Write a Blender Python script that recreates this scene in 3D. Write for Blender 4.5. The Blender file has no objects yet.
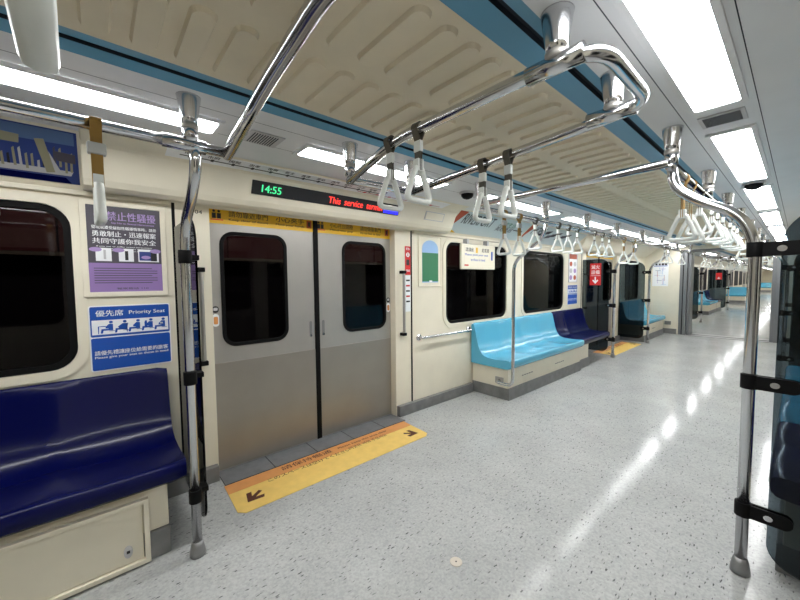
import bpy, bmesh, math, random
from mathutils import Vector, Matrix
from mathutils.geometry import tessellate_polygon
random.seed(4)
S = bpy.context.scene
COL = S.collection
C = 0.968            # centre line of the car (y)
def my(y): return 2 * C - y
CEIL = 1.97
YW = 2.45            # face of the left wall lining
ORG = {}

# ------------------------------------------------------------------ materials
def lin(c): return tuple(((v / 255) / 12.92 if v / 255 <= .04045 else ((v / 255 + .055) / 1.055) ** 2.4) for v in c)
def mat(name, rgb, rough=.5, metal=0., spec=.5, emit=None, strength=0, bump=None, coat=0., var=None):
    m = bpy.data.materials.new(name); m.use_nodes = True
    nt = m.node_tree; b = nt.nodes['Principled BSDF']
    b.inputs['Base Color'].default_value = (*lin(rgb), 1)
    b.inputs['Roughness'].default_value = rough; b.inputs['Metallic'].default_value = metal
    b.inputs['Specular IOR Level'].default_value = spec
    if coat: b.inputs['Coat Weight'].default_value = coat; b.inputs['Coat Roughness'].default_value = .08
    if emit:
        b.inputs['Emission Color'].default_value = (*lin(emit), 1); b.inputs['Emission Strength'].default_value = strength
    tc = None
    if bump or var:
        tc = nt.nodes.new('ShaderNodeTexCoord')
    if var:      # gentle mottling: (scale, amount)
        n = nt.nodes.new('ShaderNodeTexNoise'); n.inputs['Scale'].default_value = var[0]; n.inputs['Detail'].default_value = 4
        nt.links.new(tc.outputs['Object'], n.inputs['Vector'])
        r = nt.nodes.new('ShaderNodeValToRGB')
        a = lin(rgb); r.color_ramp.elements[0].position = .3; r.color_ramp.elements[1].position = .7
        r.color_ramp.elements[0].color = (*[x * (1 - var[1]) for x in a], 1); r.color_ramp.elements[1].color = (*a, 1)
        nt.links.new(n.outputs['Fac'], r.inputs['Fac']); nt.links.new(r.outputs['Color'], b.inputs['Base Color'])
    if bump:
        n = nt.nodes.new('ShaderNodeTexNoise'); n.inputs['Scale'].default_value = bump[0]; n.inputs['Detail'].default_value = 3
        nt.links.new(tc.outputs['Object'], n.inputs['Vector'])
        bm = nt.nodes.new('ShaderNodeBump'); bm.inputs['Strength'].default_value = bump[1]; bm.inputs['Distance'].default_value = .01
        nt.links.new(n.outputs['Fac'], bm.inputs['Height']); nt.links.new(bm.outputs['Normal'], b.inputs['Normal'])
    return m
def tinted_glass(name, tint, ior=1.45):
    m = bpy.data.materials.new(name); m.use_nodes = True
    nt = m.node_tree; nt.nodes.clear()
    o = nt.nodes.new('ShaderNodeOutputMaterial'); mx = nt.nodes.new('ShaderNodeMixShader')
    t = nt.nodes.new('ShaderNodeBsdfTransparent'); t.inputs['Color'].default_value = (*tint, 1)
    g = nt.nodes.new('ShaderNodeBsdfGlossy'); g.inputs['Roughness'].default_value = .02; g.inputs['Color'].default_value = (.9, .9, .9, 1)
    f = nt.nodes.new('ShaderNodeFresnel'); f.inputs['IOR'].default_value = ior
    nt.links.new(f.outputs[0], mx.inputs[0]); nt.links.new(t.outputs[0], mx.inputs[1]); nt.links.new(g.outputs[0], mx.inputs[2])
    nt.links.new(mx.outputs[0], o.inputs[0]); return m
M = dict(
 cream=mat('cream_panel', (230, 223, 203), .38, bump=(3, .03), var=(6, .06)),
 white=mat('ceiling_white', (222, 224, 226), .45, var=(5, .05)),
 beige=mat('ribbed_ceiling', (226, 215, 191), .6, var=(9, .06)),
 teal=mat('teal_trim', (88, 150, 182), .4),
 black=mat('black_rubber', (9, 9, 10), .6, spec=.15),
 slot=mat('dark_slot', (18, 30, 44), .7),
 chrome=mat('polished_steel', (212, 213, 216), .17, 1.),
 steel=mat('brushed_steel', (172, 169, 163), .38, .55, bump=(60, .03), var=(7, .06)),
 steel_low=mat('brushed_steel_kick', (154, 149, 141), .36, .55, bump=(60, .03), var=(5, .08)),
 kick=mat('grey_kick', (138, 138, 138), .42, .35, var=(12, .25)),
 navy=mat('navy_plastic', (4, 9, 66), .24, spec=.15, coat=.13),
 cyan=mat('light_blue_plastic', (88, 173, 204), .25, spec=.3, coat=.4),
 signblue=mat('sign_blue', (14, 78, 172), .35),
 signwhite=mat('sign_white', (238, 240, 242), .4),
 yellow=mat('sticker_yellow', (226, 178, 30), .4),
 matyellow=mat('mat_yellow', (238, 202, 112), .5, var=(14, .12)),
 orange=mat('mat_orange', (220, 152, 88), .5, var=(14, .12)),
 brown=mat('mat_lettering', (78, 30, 16), .5),
 ink=mat('ink_black', (26, 26, 30), .5),
 red=mat('sign_red', (200, 28, 30), .4),
 purple=mat('poster_purple', (148, 120, 178), .45),
 lilac=mat('poster_lilac', (166, 140, 196), .45),
 posterdark=mat('poster_grey', (74, 70, 80), .45),
 pgrey=mat('pale_grey', (190, 190, 192), .5),
 green=mat('leaf_green', (52, 122, 84), .5),
 sky=mat('pale_blue', (150, 186, 226), .5),
 plastic=mat('handle_white', (222, 226, 222), .35),
 sleeve=mat('sleeve_grey', (176, 178, 176), .4),
 gold=mat('belt_gold', (150, 116, 52), .7),
 belt=mat('belt_dark', (84, 80, 70), .7),
 tile=mat('sill_tile', (128, 130, 134), .45, .3, var=(20, .2)),
 lamp=mat('lamp_diffuser', (255, 255, 255), .5, emit=(250, 250, 250), strength=18.),
 ledgreen=mat('led_green', (20, 60, 40), .5, emit=(70, 235, 150), strength=1.0),
 ledred=mat('led_red', (80, 10, 10), .5, emit=(255, 60, 50), strength=1.4),
 ledblue=mat('led_blue', (10, 10, 90), .5, emit=(40, 40, 255), strength=1.5),
 tunnelred=mat('tunnel_panel', (120, 66, 62), .6),
 tunnelblack=mat('tunnel_dark', (14, 14, 17), .8),
 bellows=mat('gangway_grey', (120, 122, 124), .45, .3),
 adwhite=mat('advert_pale', (200, 212, 212), .45),
 adblue=mat('advert_blue', (42, 62, 128), .45),
 cast=mat('cast_metal', (150, 150, 150), .4, .85),
 plug=mat('plug_beige', (196, 188, 174), .5),
 tunnelblue=mat('advert_mid_blue', (84, 112, 156), .45),
 khaki=mat('advert_khaki', (150, 146, 120), .5),
 rust=mat('advert_rust', (176, 74, 36), .5),
 window=tinted_glass('dark_window_glass', (.36, .35, .38), 1.27),
 smoke=tinted_glass('smoked_glass', (.35, .40, .43), 1.35),
)
def floor_mat():
    m = mat('speckled_vinyl', (190, 192, 190), .11, spec=.07)
    nt = m.node_tree; b = nt.nodes['Principled BSDF']; L = nt.links.new
    tc = nt.nodes.new('ShaderNodeTexCoord')
    mp = nt.nodes.new('ShaderNodeMapping'); mp.inputs['Rotation'].default_value = (0, 0, -.12); mp.inputs['Scale'].default_value = (24, 78, 1)
    L(tc.outputs['Object'], mp.inputs['Vector'])
    v = nt.nodes.new('ShaderNodeTexVoronoi'); v.inputs['Scale'].default_value = 1.0; v.inputs['Randomness'].default_value = 1
    dn = nt.nodes.new('ShaderNodeTexNoise'); dn.inputs['Scale'].default_value = 1.6; dn.inputs['Detail'].default_value = 3
    L(mp.outputs[0], dn.inputs['Vector'])
    ad = nt.nodes.new('ShaderNodeMixRGB'); ad.blend_type = 'ADD'; ad.inputs[0].default_value = .9
    L(mp.outputs[0], ad.inputs[1]); L(dn.outputs['Color'], ad.inputs[2]); L(ad.outputs[0], v.inputs['Vector'])
    r = nt.nodes.new('ShaderNodeValToRGB')
    r.color_ramp.elements[0].position = .15; r.color_ramp.elements[0].color = (1, 1, 1, 1)
    r.color_ramp.elements[1].position = .26; r.color_ramp.elements[1].color = (0, 0, 0, 1)
    L(v.outputs['Distance'], r.inputs[0])
    # only some cells carry a fleck, each with its own darkness
    sep = nt.nodes.new('ShaderNodeSeparateColor'); L(v.outputs['Color'], sep.inputs[0])
    gt = nt.nodes.new('ShaderNodeMapRange'); gt.inputs['From Min'].default_value = .12; gt.inputs['From Max'].default_value = 1.
    L(sep.outputs[0], gt.inputs['Value'])
    mu = nt.nodes.new('ShaderNodeMath'); mu.operation = 'MULTIPLY'; L(r.outputs[0], mu.inputs[0]); L(gt.outputs[0], mu.inputs[1])
    # fine grain
    n2 = nt.nodes.new('ShaderNodeTexNoise'); n2.inputs['Scale'].default_value = 90; n2.inputs['Detail'].default_value = 3; L(tc.outputs['Object'], n2.inputs['Vector'])
    n3 = nt.nodes.new('ShaderNodeTexNoise'); n3.inputs['Scale'].default_value = 2.2; n3.inputs['Detail'].default_value = 5; L(tc.outputs['Object'], n3.inputs['Vector'])
    r2 = nt.nodes.new('ShaderNodeValToRGB'); r2.color_ramp.elements[0].position = .35; r2.color_ramp.elements[1].position = .62
    r2.color_ramp.elements[0].color = (*lin((176, 178, 177)), 1); r2.color_ramp.elements[1].color = (*lin((193, 195, 193)), 1)
    L(n2.outputs['Fac'], r2.inputs[0])
    m3 = nt.nodes.new('ShaderNodeMixRGB'); m3.blend_type = 'MULTIPLY'; m3.inputs[0].default_value = .35
    L(r2.outputs[0], m3.inputs[1]); L(n3.outputs['Fac'], m3.inputs[2])
    mx = nt.nodes.new('ShaderNodeMixRGB'); mx.inputs[2].default_value = (*lin((60, 60, 62)), 1)
    L(mu.outputs[0], mx.inputs[0]); L(m3.outputs[0], mx.inputs[1]); L(mx.outputs[0], b.inputs['Base Color'])
    n4 = nt.nodes.new('ShaderNodeTexNoise'); n4.inputs['Scale'].default_value = 26; n4.inputs['Detail'].default_value = 4; L(tc.outputs['Object'], n4.inputs['Vector'])
    bp = nt.nodes.new('ShaderNodeBump'); bp.inputs['Strength'].default_value = .05; bp.inputs['Distance'].default_value = .006
    L(n4.outputs['Fac'], bp.inputs['Height']); L(bp.outputs[0], b.inputs['Normal'])
    return m
M['floor'] = floor_mat()

# ------------------------------------------------------------------ mesh builder
TXT = {}
def glyphs(s):
    if s in TXT: return TXT[s]
    cu = bpy.data.curves.new('t', 'FONT'); cu.body = s; cu.size = 1; cu.resolution_u = 3
    ob = bpy.data.objects.new('t', cu); COL.objects.link(ob)
    bpy.context.view_layer.update()
    dg = bpy.context.evaluated_depsgraph_get()
    me = bpy.data.meshes.new_from_object(ob.evaluated_get(dg))
    V = [(v.co.x, v.co.y) for v in me.vertices]; F = [tuple(p.vertices) for p in me.polygons]
    bpy.data.objects.remove(ob); bpy.data.curves.remove(cu); bpy.data.meshes.remove(me)
    TXT[s] = (V, F); return TXT[s]
class MB:
    def __init__(self, xf=None): self.v = []; self.f = []; self.m = []; self.s = []; self.mats = []; self.xf = xf
    def mi(self, k):
        if k not in self.mats: self.mats.append(k)
        return self.mats.index(k)
    def add(self, V, F, k, smooth=False):
        o = len(self.v); i = self.mi(k)
        for p in V:
            p = Vector(p); self.v.append(self.xf(p) if self.xf else p)
        for q in F: self.f.append([o + a for a in q]); self.m.append(i); self.s.append(smooth)
        return self
    def box(self, x0, x1, y0, y1, z0, z1, k):
        V = [(x, y, z) for x in (x0, x1) for y in (y0, y1) for z in (z0, z1)]
        return self.add(V, [(0, 1, 3, 2), (4, 6, 7, 5), (0, 4, 5, 1), (2, 3, 7, 6), (0, 2, 6, 4), (1, 5, 7, 3)], k)
    def tube(self, P, r, k, n=12, closed=False, r2=None):
        P = [Vector(p) for p in P]; N = len(P); V = []; F = []
        def tan(i):
            if closed: return (P[(i + 1) % N] - P[i - 1]).normalized()
            return (P[min(i + 1, N - 1)] - P[max(i - 1, 0)]).normalized()
        t = tan(0); a = t.orthogonal().normalized()
        if closed:   # planar ring: keep the frame on the plane normal
            nn = (P[1] - P[0]).cross(P[N // 2] - P[0]).normalized()
        for i in range(N):
            t = tan(i)
            if closed: a = nn
            else: a = (a - t * a.dot(t)).normalized()
            b = t.cross(a); rr = r[i] if isinstance(r, (list, tuple)) else r
            for j in range(n):
                q = 2 * math.pi * j / n
                V.append(P[i] + a * math.cos(q) * (r2 or rr) + b * math.sin(q) * rr)
        for i in range(N if closed else N - 1):
            for j in range(n):
                i2 = (i + 1) % N; j2 = (j + 1) % n
                F.append((i * n + j, i * n + j2, i2 * n + j2, i2 * n + j))
        if not closed:
            F.append(tuple(range(n))[::-1]); F.append(tuple((N - 1) * n + j for j in range(n)))
        return self.add(V, F, k, True)
    def prism(self, P, ax, a0, a1, k, smooth=False):
        """closed polygon P in the plane across axis ax, extruded a0..a1"""
        def up(p, a):
            return {'x': (a, p[0], p[1]), 'y': (p[0], a, p[1]), 'z': (p[0], p[1], a)}[ax]
        n = len(P); V = [up(p, a0) for p in P] + [up(p, a1) for p in P]
        F = [(i, (i + 1) % n, n + (i + 1) % n, n + i) for i in range(n)]
        T = tessellate_polygon([[Vector((p[0], p[1], 0)) for p in P]])
        F += [tuple(t) for t in T] + [tuple(n + i for i in t) for t in T]
        return self.add(V, F, k, smooth)
    def sheet(self, loops, ax, a, k):
        """flat face with holes"""
        allp = [p for l in loops for p in l]
        T = tessellate_polygon([[Vector((p[0], p[1], 0)) for p in l] for l in loops])
        V = [{'x': (a, p[0], p[1]), 'y': (p[0], a, p[1]), 'z': (p[0], p[1], a)}[ax] for p in allp]
        return self.add(V, [tuple(t) for t in T], k)
    def ring(self, A, B, ax, a0, a1, k):
        """ring between two loops of equal length, thick a0..a1"""
        n = len(A); u = lambda p, a: {'x': (a, p[0], p[1]), 'y': (p[0], a, p[1]), 'z': (p[0], p[1], a)}[ax]
        V = [u(p, a0) for p in A] + [u(p, a0) for p in B] + [u(p, a1) for p in A] + [u(p, a1) for p in B]; F = []
        for i in range(n):
            j = (i + 1) % n
            F += [(i, j, n + j, n + i), (2 * n + i, 3 * n + i, 3 * n + j, 2 * n + j), (i, 2 * n + i, 2 * n + j, j), (n + i, n + j, 3 * n + j, 3 * n + i)]
        return self.add(V, F, k)
    def text(self, s, o, right, up, h, k, w=None, align='l', normal_off=0.0):
        V, F = glyphs(s)
        if not V: return self
        x0 = min(p[0] for p in V); x1 = max(p[0] for p in V); y0 = min(p[1] for p in V); y1 = max(p[1] for p in V)
        sy = h / max(.3, (y1 - y0)); sx = (w / (x1 - x0)) if w else sy
        W = (x1 - x0) * sx; off = {'l': 0, 'c': -W / 2, 'r': -W}[align]
        o = Vector(o); R = Vector(right).normalized(); U = Vector(up).normalized(); Nn = R.cross(U)
        for i, e in enumerate((-.014, 0, .014)):      # three close strokes make a bold face
            self.add([o + R * ((p[0] - x0 + e) * sx + off) + U * ((p[1] - y0) * sy) + Nn * (normal_off + i * .0001) for p in V], F, k)
        return self
    def build(self, name, parent=None, bevel=0., loc=None):
        me = bpy.data.meshes.new(name)
        if parent is not None: o = ORG[parent]
        elif loc is not None: o = Vector(loc)
        else:
            xs = [p.x for p in self.v]; ys = [p.y for p in self.v]; zs = [p.z for p in self.v]
            o = Vector(((min(xs) + max(xs)) / 2, (min(ys) + max(ys)) / 2, min(zs)))
        me.from_pydata([p - o for p in self.v], [], self.f)
        for i, p in enumerate(me.polygons): p.material_index = self.m[i]; p.use_smooth = self.s[i]
        for k in self.mats: me.materials.append(M[k])
        bm = bmesh.new(); bm.from_mesh(me); bmesh.ops.recalc_face_normals(bm, faces=bm.faces); bm.to_mesh(me); bm.free()
        me.update()
        ob = bpy.data.objects.new(name, me); COL.objects.link(ob); ORG[ob] = o
        if parent is not None: ob.parent = parent
        else: ob.location = o
        if bevel:
            b = ob.modifiers.new('bevel', 'BEVEL'); b.width = bevel; b.segments = 2; b.limit_method = 'ANGLE'; b.angle_limit = math.radians(50)
        return ob
def tag(o, label=None, cat=None, group=None, kind=None):
    if label: o['label'] = label
    if cat: o['category'] = cat
    if group: o['group'] = group
    if kind: o['kind'] = kind
    return o
def thing(name, loc, label=None, cat=None, group=None, kind=None):
    o = bpy.data.objects.new(name, None); COL.objects.link(o); o.location = loc; o.empty_display_size = .05
    ORG[o] = Vector(loc); return tag(o, label, cat, group, kind)
def struct(o): o['kind'] = 'structure'; return o
def fillet(P, r, seg=6, closed=False):
    P = [Vector(p) for p in P]; out = []; N = len(P)
    for i, p in enumerate(P):
        if not closed and i in (0, N - 1): out.append(p); continue
        a = P[i - 1] - p; b = P[(i + 1) % N] - p
        d = min(r, a.length * .49, b.length * .49); A = p + a.normalized() * d; B = p + b.normalized() * d
        for j in range(seg + 1):
            t = j / seg; out.append(A * (1 - t) ** 2 + p * 2 * t * (1 - t) + B * t * t)
    return out
def rrect(x0, x1, z0, z1, r, seg=6):
    out = []
    for cx, cz, a in ((x1 - r, z1 - r, 0), (x0 + r, z1 - r, 90), (x0 + r, z0 + r, 180), (x1 - r, z0 + r, 270)):
        for j in range(seg + 1):
            q = math.radians(a + 90 * j / seg); out.append((cx + r * math.cos(q), cz + r * math.sin(q)))
    return out
def lathe(mb, cx, cy, prof, k, n=16):
    V = []; F = []
    for (r, z) in prof:
        for j in range(n):
            q = 2 * math.pi * j / n; V.append((cx + r * math.cos(q), cy + r * math.sin(q), z))
    m = len(prof)
    for i in range(m - 1):
        for j in range(n):
            F.append((i * n + j, i * n + (j + 1) % n, (i + 1) * n + (j + 1) % n, (i + 1) * n + j))
    F.append(tuple(range(n))); F.append(tuple((m - 1) * n + j for j in range(n)))
    mb.add(V, F, k, True); return mb
MIR = lambda p: Vector((p.x, 2 * C - p.y, p.z))
X, Y, Z = (1, 0, 0), (0, 1, 0), (0, 0, 1)
XB, XE = -2.6, 9.9       # this car
XF = 50.0                # end of the cars beyond

# ------------------------------------------------------------------ shell
b = MB(); b.box(XB, XE + .02, my(2.57), 2.57, -.05, 0, 'floor'); struct(b.build('floor'))
b = MB(); b.box(10.26, XF, my(2.57), 2.57, -.05, 0, 'floor'); struct(b.build('floor_beyond'))

DOORS = [(.555, 2.075), (6.44, 7.96)]
WINS = [(-1.35, -.085, .838, 1.672), (2.77, 3.93, .808, 1.68), (4.33, 5.56, .808, 1.668), (8.47, 9.45, .80, 1.665)]
HEAD = 1.775
def wall(name, xf, doors, wins):
    outer = [(XB, 0)]
    for a, c in doors: outer += [(a - .012, 0), (a - .012, HEAD), (c + .012, HEAD), (c + .012, 0)]
    outer += [(XE, 0), (XE, 1.83), (XB, 1.83)]
    w = MB(xf)
    w.sheet([outer] + [rrect(x0, x1, z0, z1, .11) for (x0, x1, z0, z1) in wins], 'y', YW, 'cream')
    for x0, x1, z0, z1 in wins:
        A = rrect(x0, x1, z0, z1, .11); n = len(A)
        w.add([(p[0], YW, p[1]) for p in A] + [(p[0], YW + .05, p[1]) for p in A], [(i, (i + 1) % n, n + (i + 1) % n, n + i) for i in range(n)], 'cream')
        w.ring(A, rrect(x0 - .045, x1 + .045, z0 - .045, z1 + .045, .15), 'y', YW - .010, YW + .002, 'cream')
    for a, c in doors:
        w.box(a - .012, a - .003, YW, 2.56, 0, HEAD, 'cream'); w.box(c + .003, c + .012, YW, 2.56, 0, HEAD, 'cream')
        w.box(a - .012, c + .012, YW, 2.60, HEAD, HEAD + .04, 'black')
        for gx in (a - .195, c + .205): w.box(gx - .008, gx + .008, YW - .004, YW + .01, .1, 1.80, 'black')
    return struct(w.build(name))
wall('wall_left', None, DOORS, WINS)
RDOORS = [(.35, 1.87), (6.44, 7.96)]
RWINS = [(-1.35, -.285, .82, 1.667), (2.3, 3.5, .79, 1.665), (3.95, 5.2, .79, 1.665), (8.47, 9.45, .80, 1.665)]
wall('wall_right', MIR, RDOORS, RWINS)
wn = 0
for xf, wins in ((None, WINS), (MIR, RWINS)):
    for x0, x1, z0, z1 in wins:
        wn += 1
        t = struct(thing('window_%d' % wn, xf(Vector(((x0 + x1) / 2, YW + .03, z0))) if xf else ((x0 + x1) / 2, YW + .03, z0)))
        A = rrect(x0 + .03, x1 - .03, z0 + .03, z1 - .03, .09); B_ = rrect(x0 + .001, x1 - .001, z0 + .001, z1 - .001, .109)
        p = MB(xf); p.ring(A, B_, 'y', YW + .004, YW + .045, 'black'); p.build('gasket', t)
        p = MB(xf); p.prism(rrect(x0 + .028, x1 - .028, z0 + .028, z1 - .028, .09), 'y', YW + .028, YW + .034, 'window'); p.build('pane', t)
# skirting
def skirting(name, xf, spans):
    s = MB(xf)
    for a, c in spans: s.box(a, c, YW - .045, YW - .001, 0, .10, 'kick')
    struct(s.build(name, bevel=.004))
skirting('baseboard_left', None, [(.25, .545), (2.085, 3.20), (6.18, 6.42), (7.98, 8.17), (9.74, 9.9)])
skirting('baseboard_right', MIR, [(-2.6, .33), (1.89, 2.14), (5.02, 6.42), (7.98, 8.17), (9.74, 9.9)])

# ceiling: one profile from the left cove to the right cove, with ribbed middle
def trough_prof(s):   # y offsets from centre
    return [(s * .490, CEIL), (s * .449, CEIL + .014)], [(s * .449, CEIL + .014), (s * .447, CEIL + .03), (s * .427, CEIL + .03), (s * .425, CEIL + .014)], [(s * .425, CEIL + .014), (s * .358, CEIL - .001)]
def strip(mb, prof, x0, x1, k):
    n = len(prof); V = [(x, C + p[0], p[1]) for x in (x0, x1) for p in prof]
    mb.add(V, [(i, i + 1, n + i + 1, n + i) for i in range(n - 1)], k)
def ceiling(name, x0, x1, ribs):
    c = MB()
    for s in (1, -1):
        strip(c, [(s * 1.215, CEIL), (s * .490, CEIL)], x0, x1, 'white')
        strip(c, [(s * .358, CEIL - .001), (0, CEIL - .001)], x0, x1, 'beige')
        for o in (.605, .835): strip(c, [(s * o, CEIL - .0006), (s * (o + .003), CEIL - .0006)], x0, x1, 'slot')
        # cove from ceiling down to the wall top
        strip(c, [(s * 1.215, CEIL), (s * 1.225, CEIL - .006), (s * 1.462, 1.775), (s * 1.475, 1.755), (s * 1.482, 1.74)], x0, x1, 'cream')
        if ribs:
            x = x0 + .05
            while x < ribs:
                for (o0, o1) in ((.035, .325),):
                    a, q = (C + s * o0, C + s * o1); a, q = min(a, q), max(a, q)
                    P = rrect(x, x + .066, a, q, .03, 4); n = len(P)
                    Pi = rrect(x + .006, x + .060, a + .006, q - .006, .025, 4)
                    V = [(p[0], p[1], CEIL - .0012) for p in P] + [(p[0], p[1], CEIL - .0135) for p in Pi]
                    T = tessellate_polygon([[Vector((p[0], p[1], 0)) for p in Pi]])
                    c.add(V, [(i, (i + 1) % n, n + (i + 1) % n, n + i) for i in range(n)], 'beige')
                    c.add(V[n:], [tuple(t) for t in T], 'beige')
                x += .106
    return struct(c.build(name))
ceiling('ceiling', XB, XE, 9.85)
ceiling('ceiling_beyond', 10.26, XF, None)
tn = 0
for (x0, x1) in ((XB, XE), (10.26, XF)):
    for s in (1, -1):
        tn += 1
        t = struct(thing('trim_%d' % tn, ((x0 + x1) / 2, C + s * .43, CEIL)))
        A, B_, D = trough_prof(s)
        m = MB(); strip(m, A, x0, x1, 'teal'); strip(m, D, x0, x1, 'teal'); m.build('teal_blade', t)
        m = MB(); strip(m, B_, x0, x1, 'slot'); m.build('air_slot', t)
# wall top ledges
for i, xf in enumerate((None, MIR)):
    m = MB(xf)
    for a, c in ((XB, .34), (2.30, 6.2), (8.2, XE)): m.box(a, c, 2.425, 2.46, 1.728, 1.752, 'cream')
    struct(m.build('trim_%d' % (5 + i), bevel=.004))
# header boxes over the doors
def header(n, x0, x1, xf):
    P = [(2.07, CEIL - .002), (2.215, 1.945), (2.232, 1.935), (2.285, 1.815), (2.297, 1.79), (2.318, 1.762), (2.345, 1.748), (2.38, 1.745), (2.53, 1.776), (2.53, CEIL - .002)]
    h = MB(xf); h.prism(P, 'x', x0, x1, 'cream'); struct(h.build('trim_%d' % n, bevel=.006))
header(7, -.03, 2.70, None); header(8, 5.86, 8.55, None); header(9, -.23, 2.5, MIR); header(10, 5.86, 8.55, MIR)
# rear end of the car (behind the camera)
m = MB(); m.box(XB - .05, XB, my(2.57), 2.57, 0, 2.05, 'cream'); struct(m.build('wall_back'))
# gangway end wall and frame
m = MB()
m.box(XE, XE + .04, 1.76, 2.57, 0, 2.05, 'cream'); m.box(XE, XE + .04, my(2.57), my(1.76), 0, 2.05, 'cream'); m.box(XE, XE + .04, my(1.76), 1.76, 1.9, 2.05, 'cream')
m.box(XE - .012, XE, 1.80, 2.44, .002, .12, 'kick'); m.box(XE - .012, XE, my(2.44), my(1.80), .002, .12, 'kick')
m.box(XE - .006, XE, 1.81, 2.42, .12, .66, 'cream'); m.box(XE - .006, XE, 1.81, 2.42, .672, 1.72, 'cream')
struct(m.build('wall_end', bevel=.003))
m = MB()
for f in (lambda y: y, my):
    a = sorted((f(1.585), f(1.64))); m.box(XE + .04, 10.26, a[0], a[1], .005, 1.9, 'bellows')
    a = sorted((f(1.64), f(1.77))); m.box(XE - .02, XE + .05, a[0], a[1], .005, 1.9, 'bellows')
    a = sorted((f(1.70), f(1.72))); m.box(XE - .022, XE + .0, a[0], a[1], .005, 1.9, 'black')
m.box(XE + .04, 10.26, my(1.64), 1.64, 1.86, 1.9, 'bellows')
struct(m.build('trim_11', bevel=.006))
m = MB(); m.box(XE - .06, 10.3, my(1.585), 1.585, -.03, .008, 'kick'); m.box(XE + .12, XE + .15, my(1.585), 1.585, .008, .012, 'black'); struct(m.build('floor_threshold'))

# outside: dark station wall seen through the windows
m = MB()
m.box(-8, 14, 3.75, 3.8, -1.2, 1.5, 'tunnelblack')
x = -8
while x < 14: m.box(x, x + .585, 3.72, 3.8, 1.52, 2.9, 'tunnelred'); x += .6
m.box(-8, 14, 3.70, 3.78, 1.49, 1.515, 'khaki')
struct(m.build('wall_station'))
m = MB(); m.box(-8, 50, -2.2, -2.15, -1.2, 3, 'tunnelblack'); struct(m.build('wall_tunnel'))

# ------------------------------------------------------------------ doors
def door(n, x0, x1, xf, full=True):
    xc = (x0 + x1) / 2; o = Vector((xc, 2.53, 0)); o = xf(o) if xf else o
    d = struct(thing('door_%d' % n, o))
    for (a, c, wa, wc, hx) in ((x0, xc - .012, x0 + .07, xc - .24, xc - .055), (xc + .012, x1, xc + .245, x1 - .06, xc + .055)):
        w = rrect(wa, wc, .845, 1.612, .085)
        g = MB(xf)
        g.sheet([[(a, 0.004), (c, 0.004), (c, HEAD), (a, HEAD)], w], 'y', 2.52, 'steel')
        lf = g.build('leaf', d)
        g = MB(xf); g.box(a + .004, c - .004, 2.5155, 2.5195, .012, .738, 'steel_low'); g.build('lower_panel', d, .002)
        g = MB(xf); g.ring(rrect(wa + .02, wc - .02, .865, 1.592, .066), rrect(wa - .004, wc + .004, .841, 1.616, .089), 'y', 2.512, 2.53, 'black'); g.build('gasket', d, .003)
        g = MB(xf); g.prism(rrect(wa + .018, wc - .018, .863, 1.594, .068), 'y', 2.525, 2.53, 'window'); g.build('pane', d)
        g = MB(xf); g.prism(rrect(hx - .010, hx + .010, .84, .965, .0099, 4), 'y', 2.5165, 2.52, 'kick'); g.prism(rrect(hx - .007, hx + .007, .843, .862, .0069, 4), 'y', 2.512, 2.519, 'chrome'); g.build('pull', d)
        if full:
            g = MB(); g.box(a + .002, c - .002, 2.5172, 2.519, 1.662, 1.768, 'yellow'); st = g.build('warning_strip', d)
            if a == x0: items = [('i', a + .04), ('請勿靠近車門', a + .13, .26, 'Keep clear of doors'), ('小心夾手', c - .30, .22, 'Mind your hands'), ('r', c - .06)]
            else: items = [('i', a + .02), ('小心月台間隙', a + .12, .22, 'Mind the gap'), ('請勿倚靠車門', c - .33, .22, 'Do not lean on door'), ('r', c - .06)]
            L = MB(); yy = 2.5168
            for it in items:
                if it[0] == 'i':
                    for q in (0, .03):
                        L.prism([(it[1] + q + .009 * math.cos(u / 8 * 6.283), 1.742 + .009 * math.sin(u / 8 * 6.283)) for u in range(8)], 'y', yy, yy + .0005, 'ink')
                        L.box(it[1] + q - .012, it[1] + q + .012, yy, yy + .0005, 1.695, 1.73, 'ink')
                    L.box(it[1] - .02, it[1] + .055, yy, yy + .0005, 1.683, 1.69, 'red')
                elif it[0] == 'r':
                    L.box(it[1], it[1] + .04, yy, yy + .0005, 1.688, 1.745, 'rust'); L.box(it[1] + .012, it[1] + .03, yy - .0003, yy, 1.70, 1.735, 'ink')
                else:
                    L.text(it[0], (it[1], yy, 1.712), X, Z, .04, 'ink', w=it[2]); L.text(it[3], (it[1], yy, 1.684), X, Z, .018, 'ink', w=it[2])
            L.build('lettering', st)
            e = a + .028 if a == x0 else c - .028
            g = MB(); g.prism(rrect(e - .02, e + .02, 1.075, 1.12, .019, 4), 'y', 2.517, 2.5195, 'ink'); g.prism(rrect(e - .02, e + .02, .985, 1.068, .018, 4), 'y', 2.517, 2.5195, 'signwhite')
            g.prism(rrect(e - .013, e + .013, 1.0, 1.05, .008, 4), 'y', 2.5166, 2.517, 'orange'); g.prism(rrect(e - .013, e + .013, 1.09, 1.11, .006, 4), 'y', 2.5166, 2.517, 'pgrey')
            tag(g.build('sticker', d), 'small round warning stickers at the leaf edge')
    g = MB(xf); g.box(xc - .02, xc + .02, 2.508, 2.535, .004, HEAD, 'black'); g.build('rubber_seal', d, .005)
door(1, *DOORS[0], None); door(2, *DOORS[1], None); door(3, *RDOORS[0], MIR, False); door(4, *RDOORS[1], MIR, False)
# door sills
for i, ((a, c), xf) in enumerate(((DOORS[0], None), (DOORS[1], None), (RDOORS[0], MIR), (RDOORS[1], MIR))):
    m = MB(xf); k = a
    while k < c - .02:
        m.box(k + .003, min(k + .32, c) - .003, 2.325, 2.56, -.02, .0035, 'tile'); k += .32
    m.box(a, c, 2.322, 2.56, -.02, .0015, 'black'); struct(m.build('trim_%d' % (12 + i)))

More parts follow.
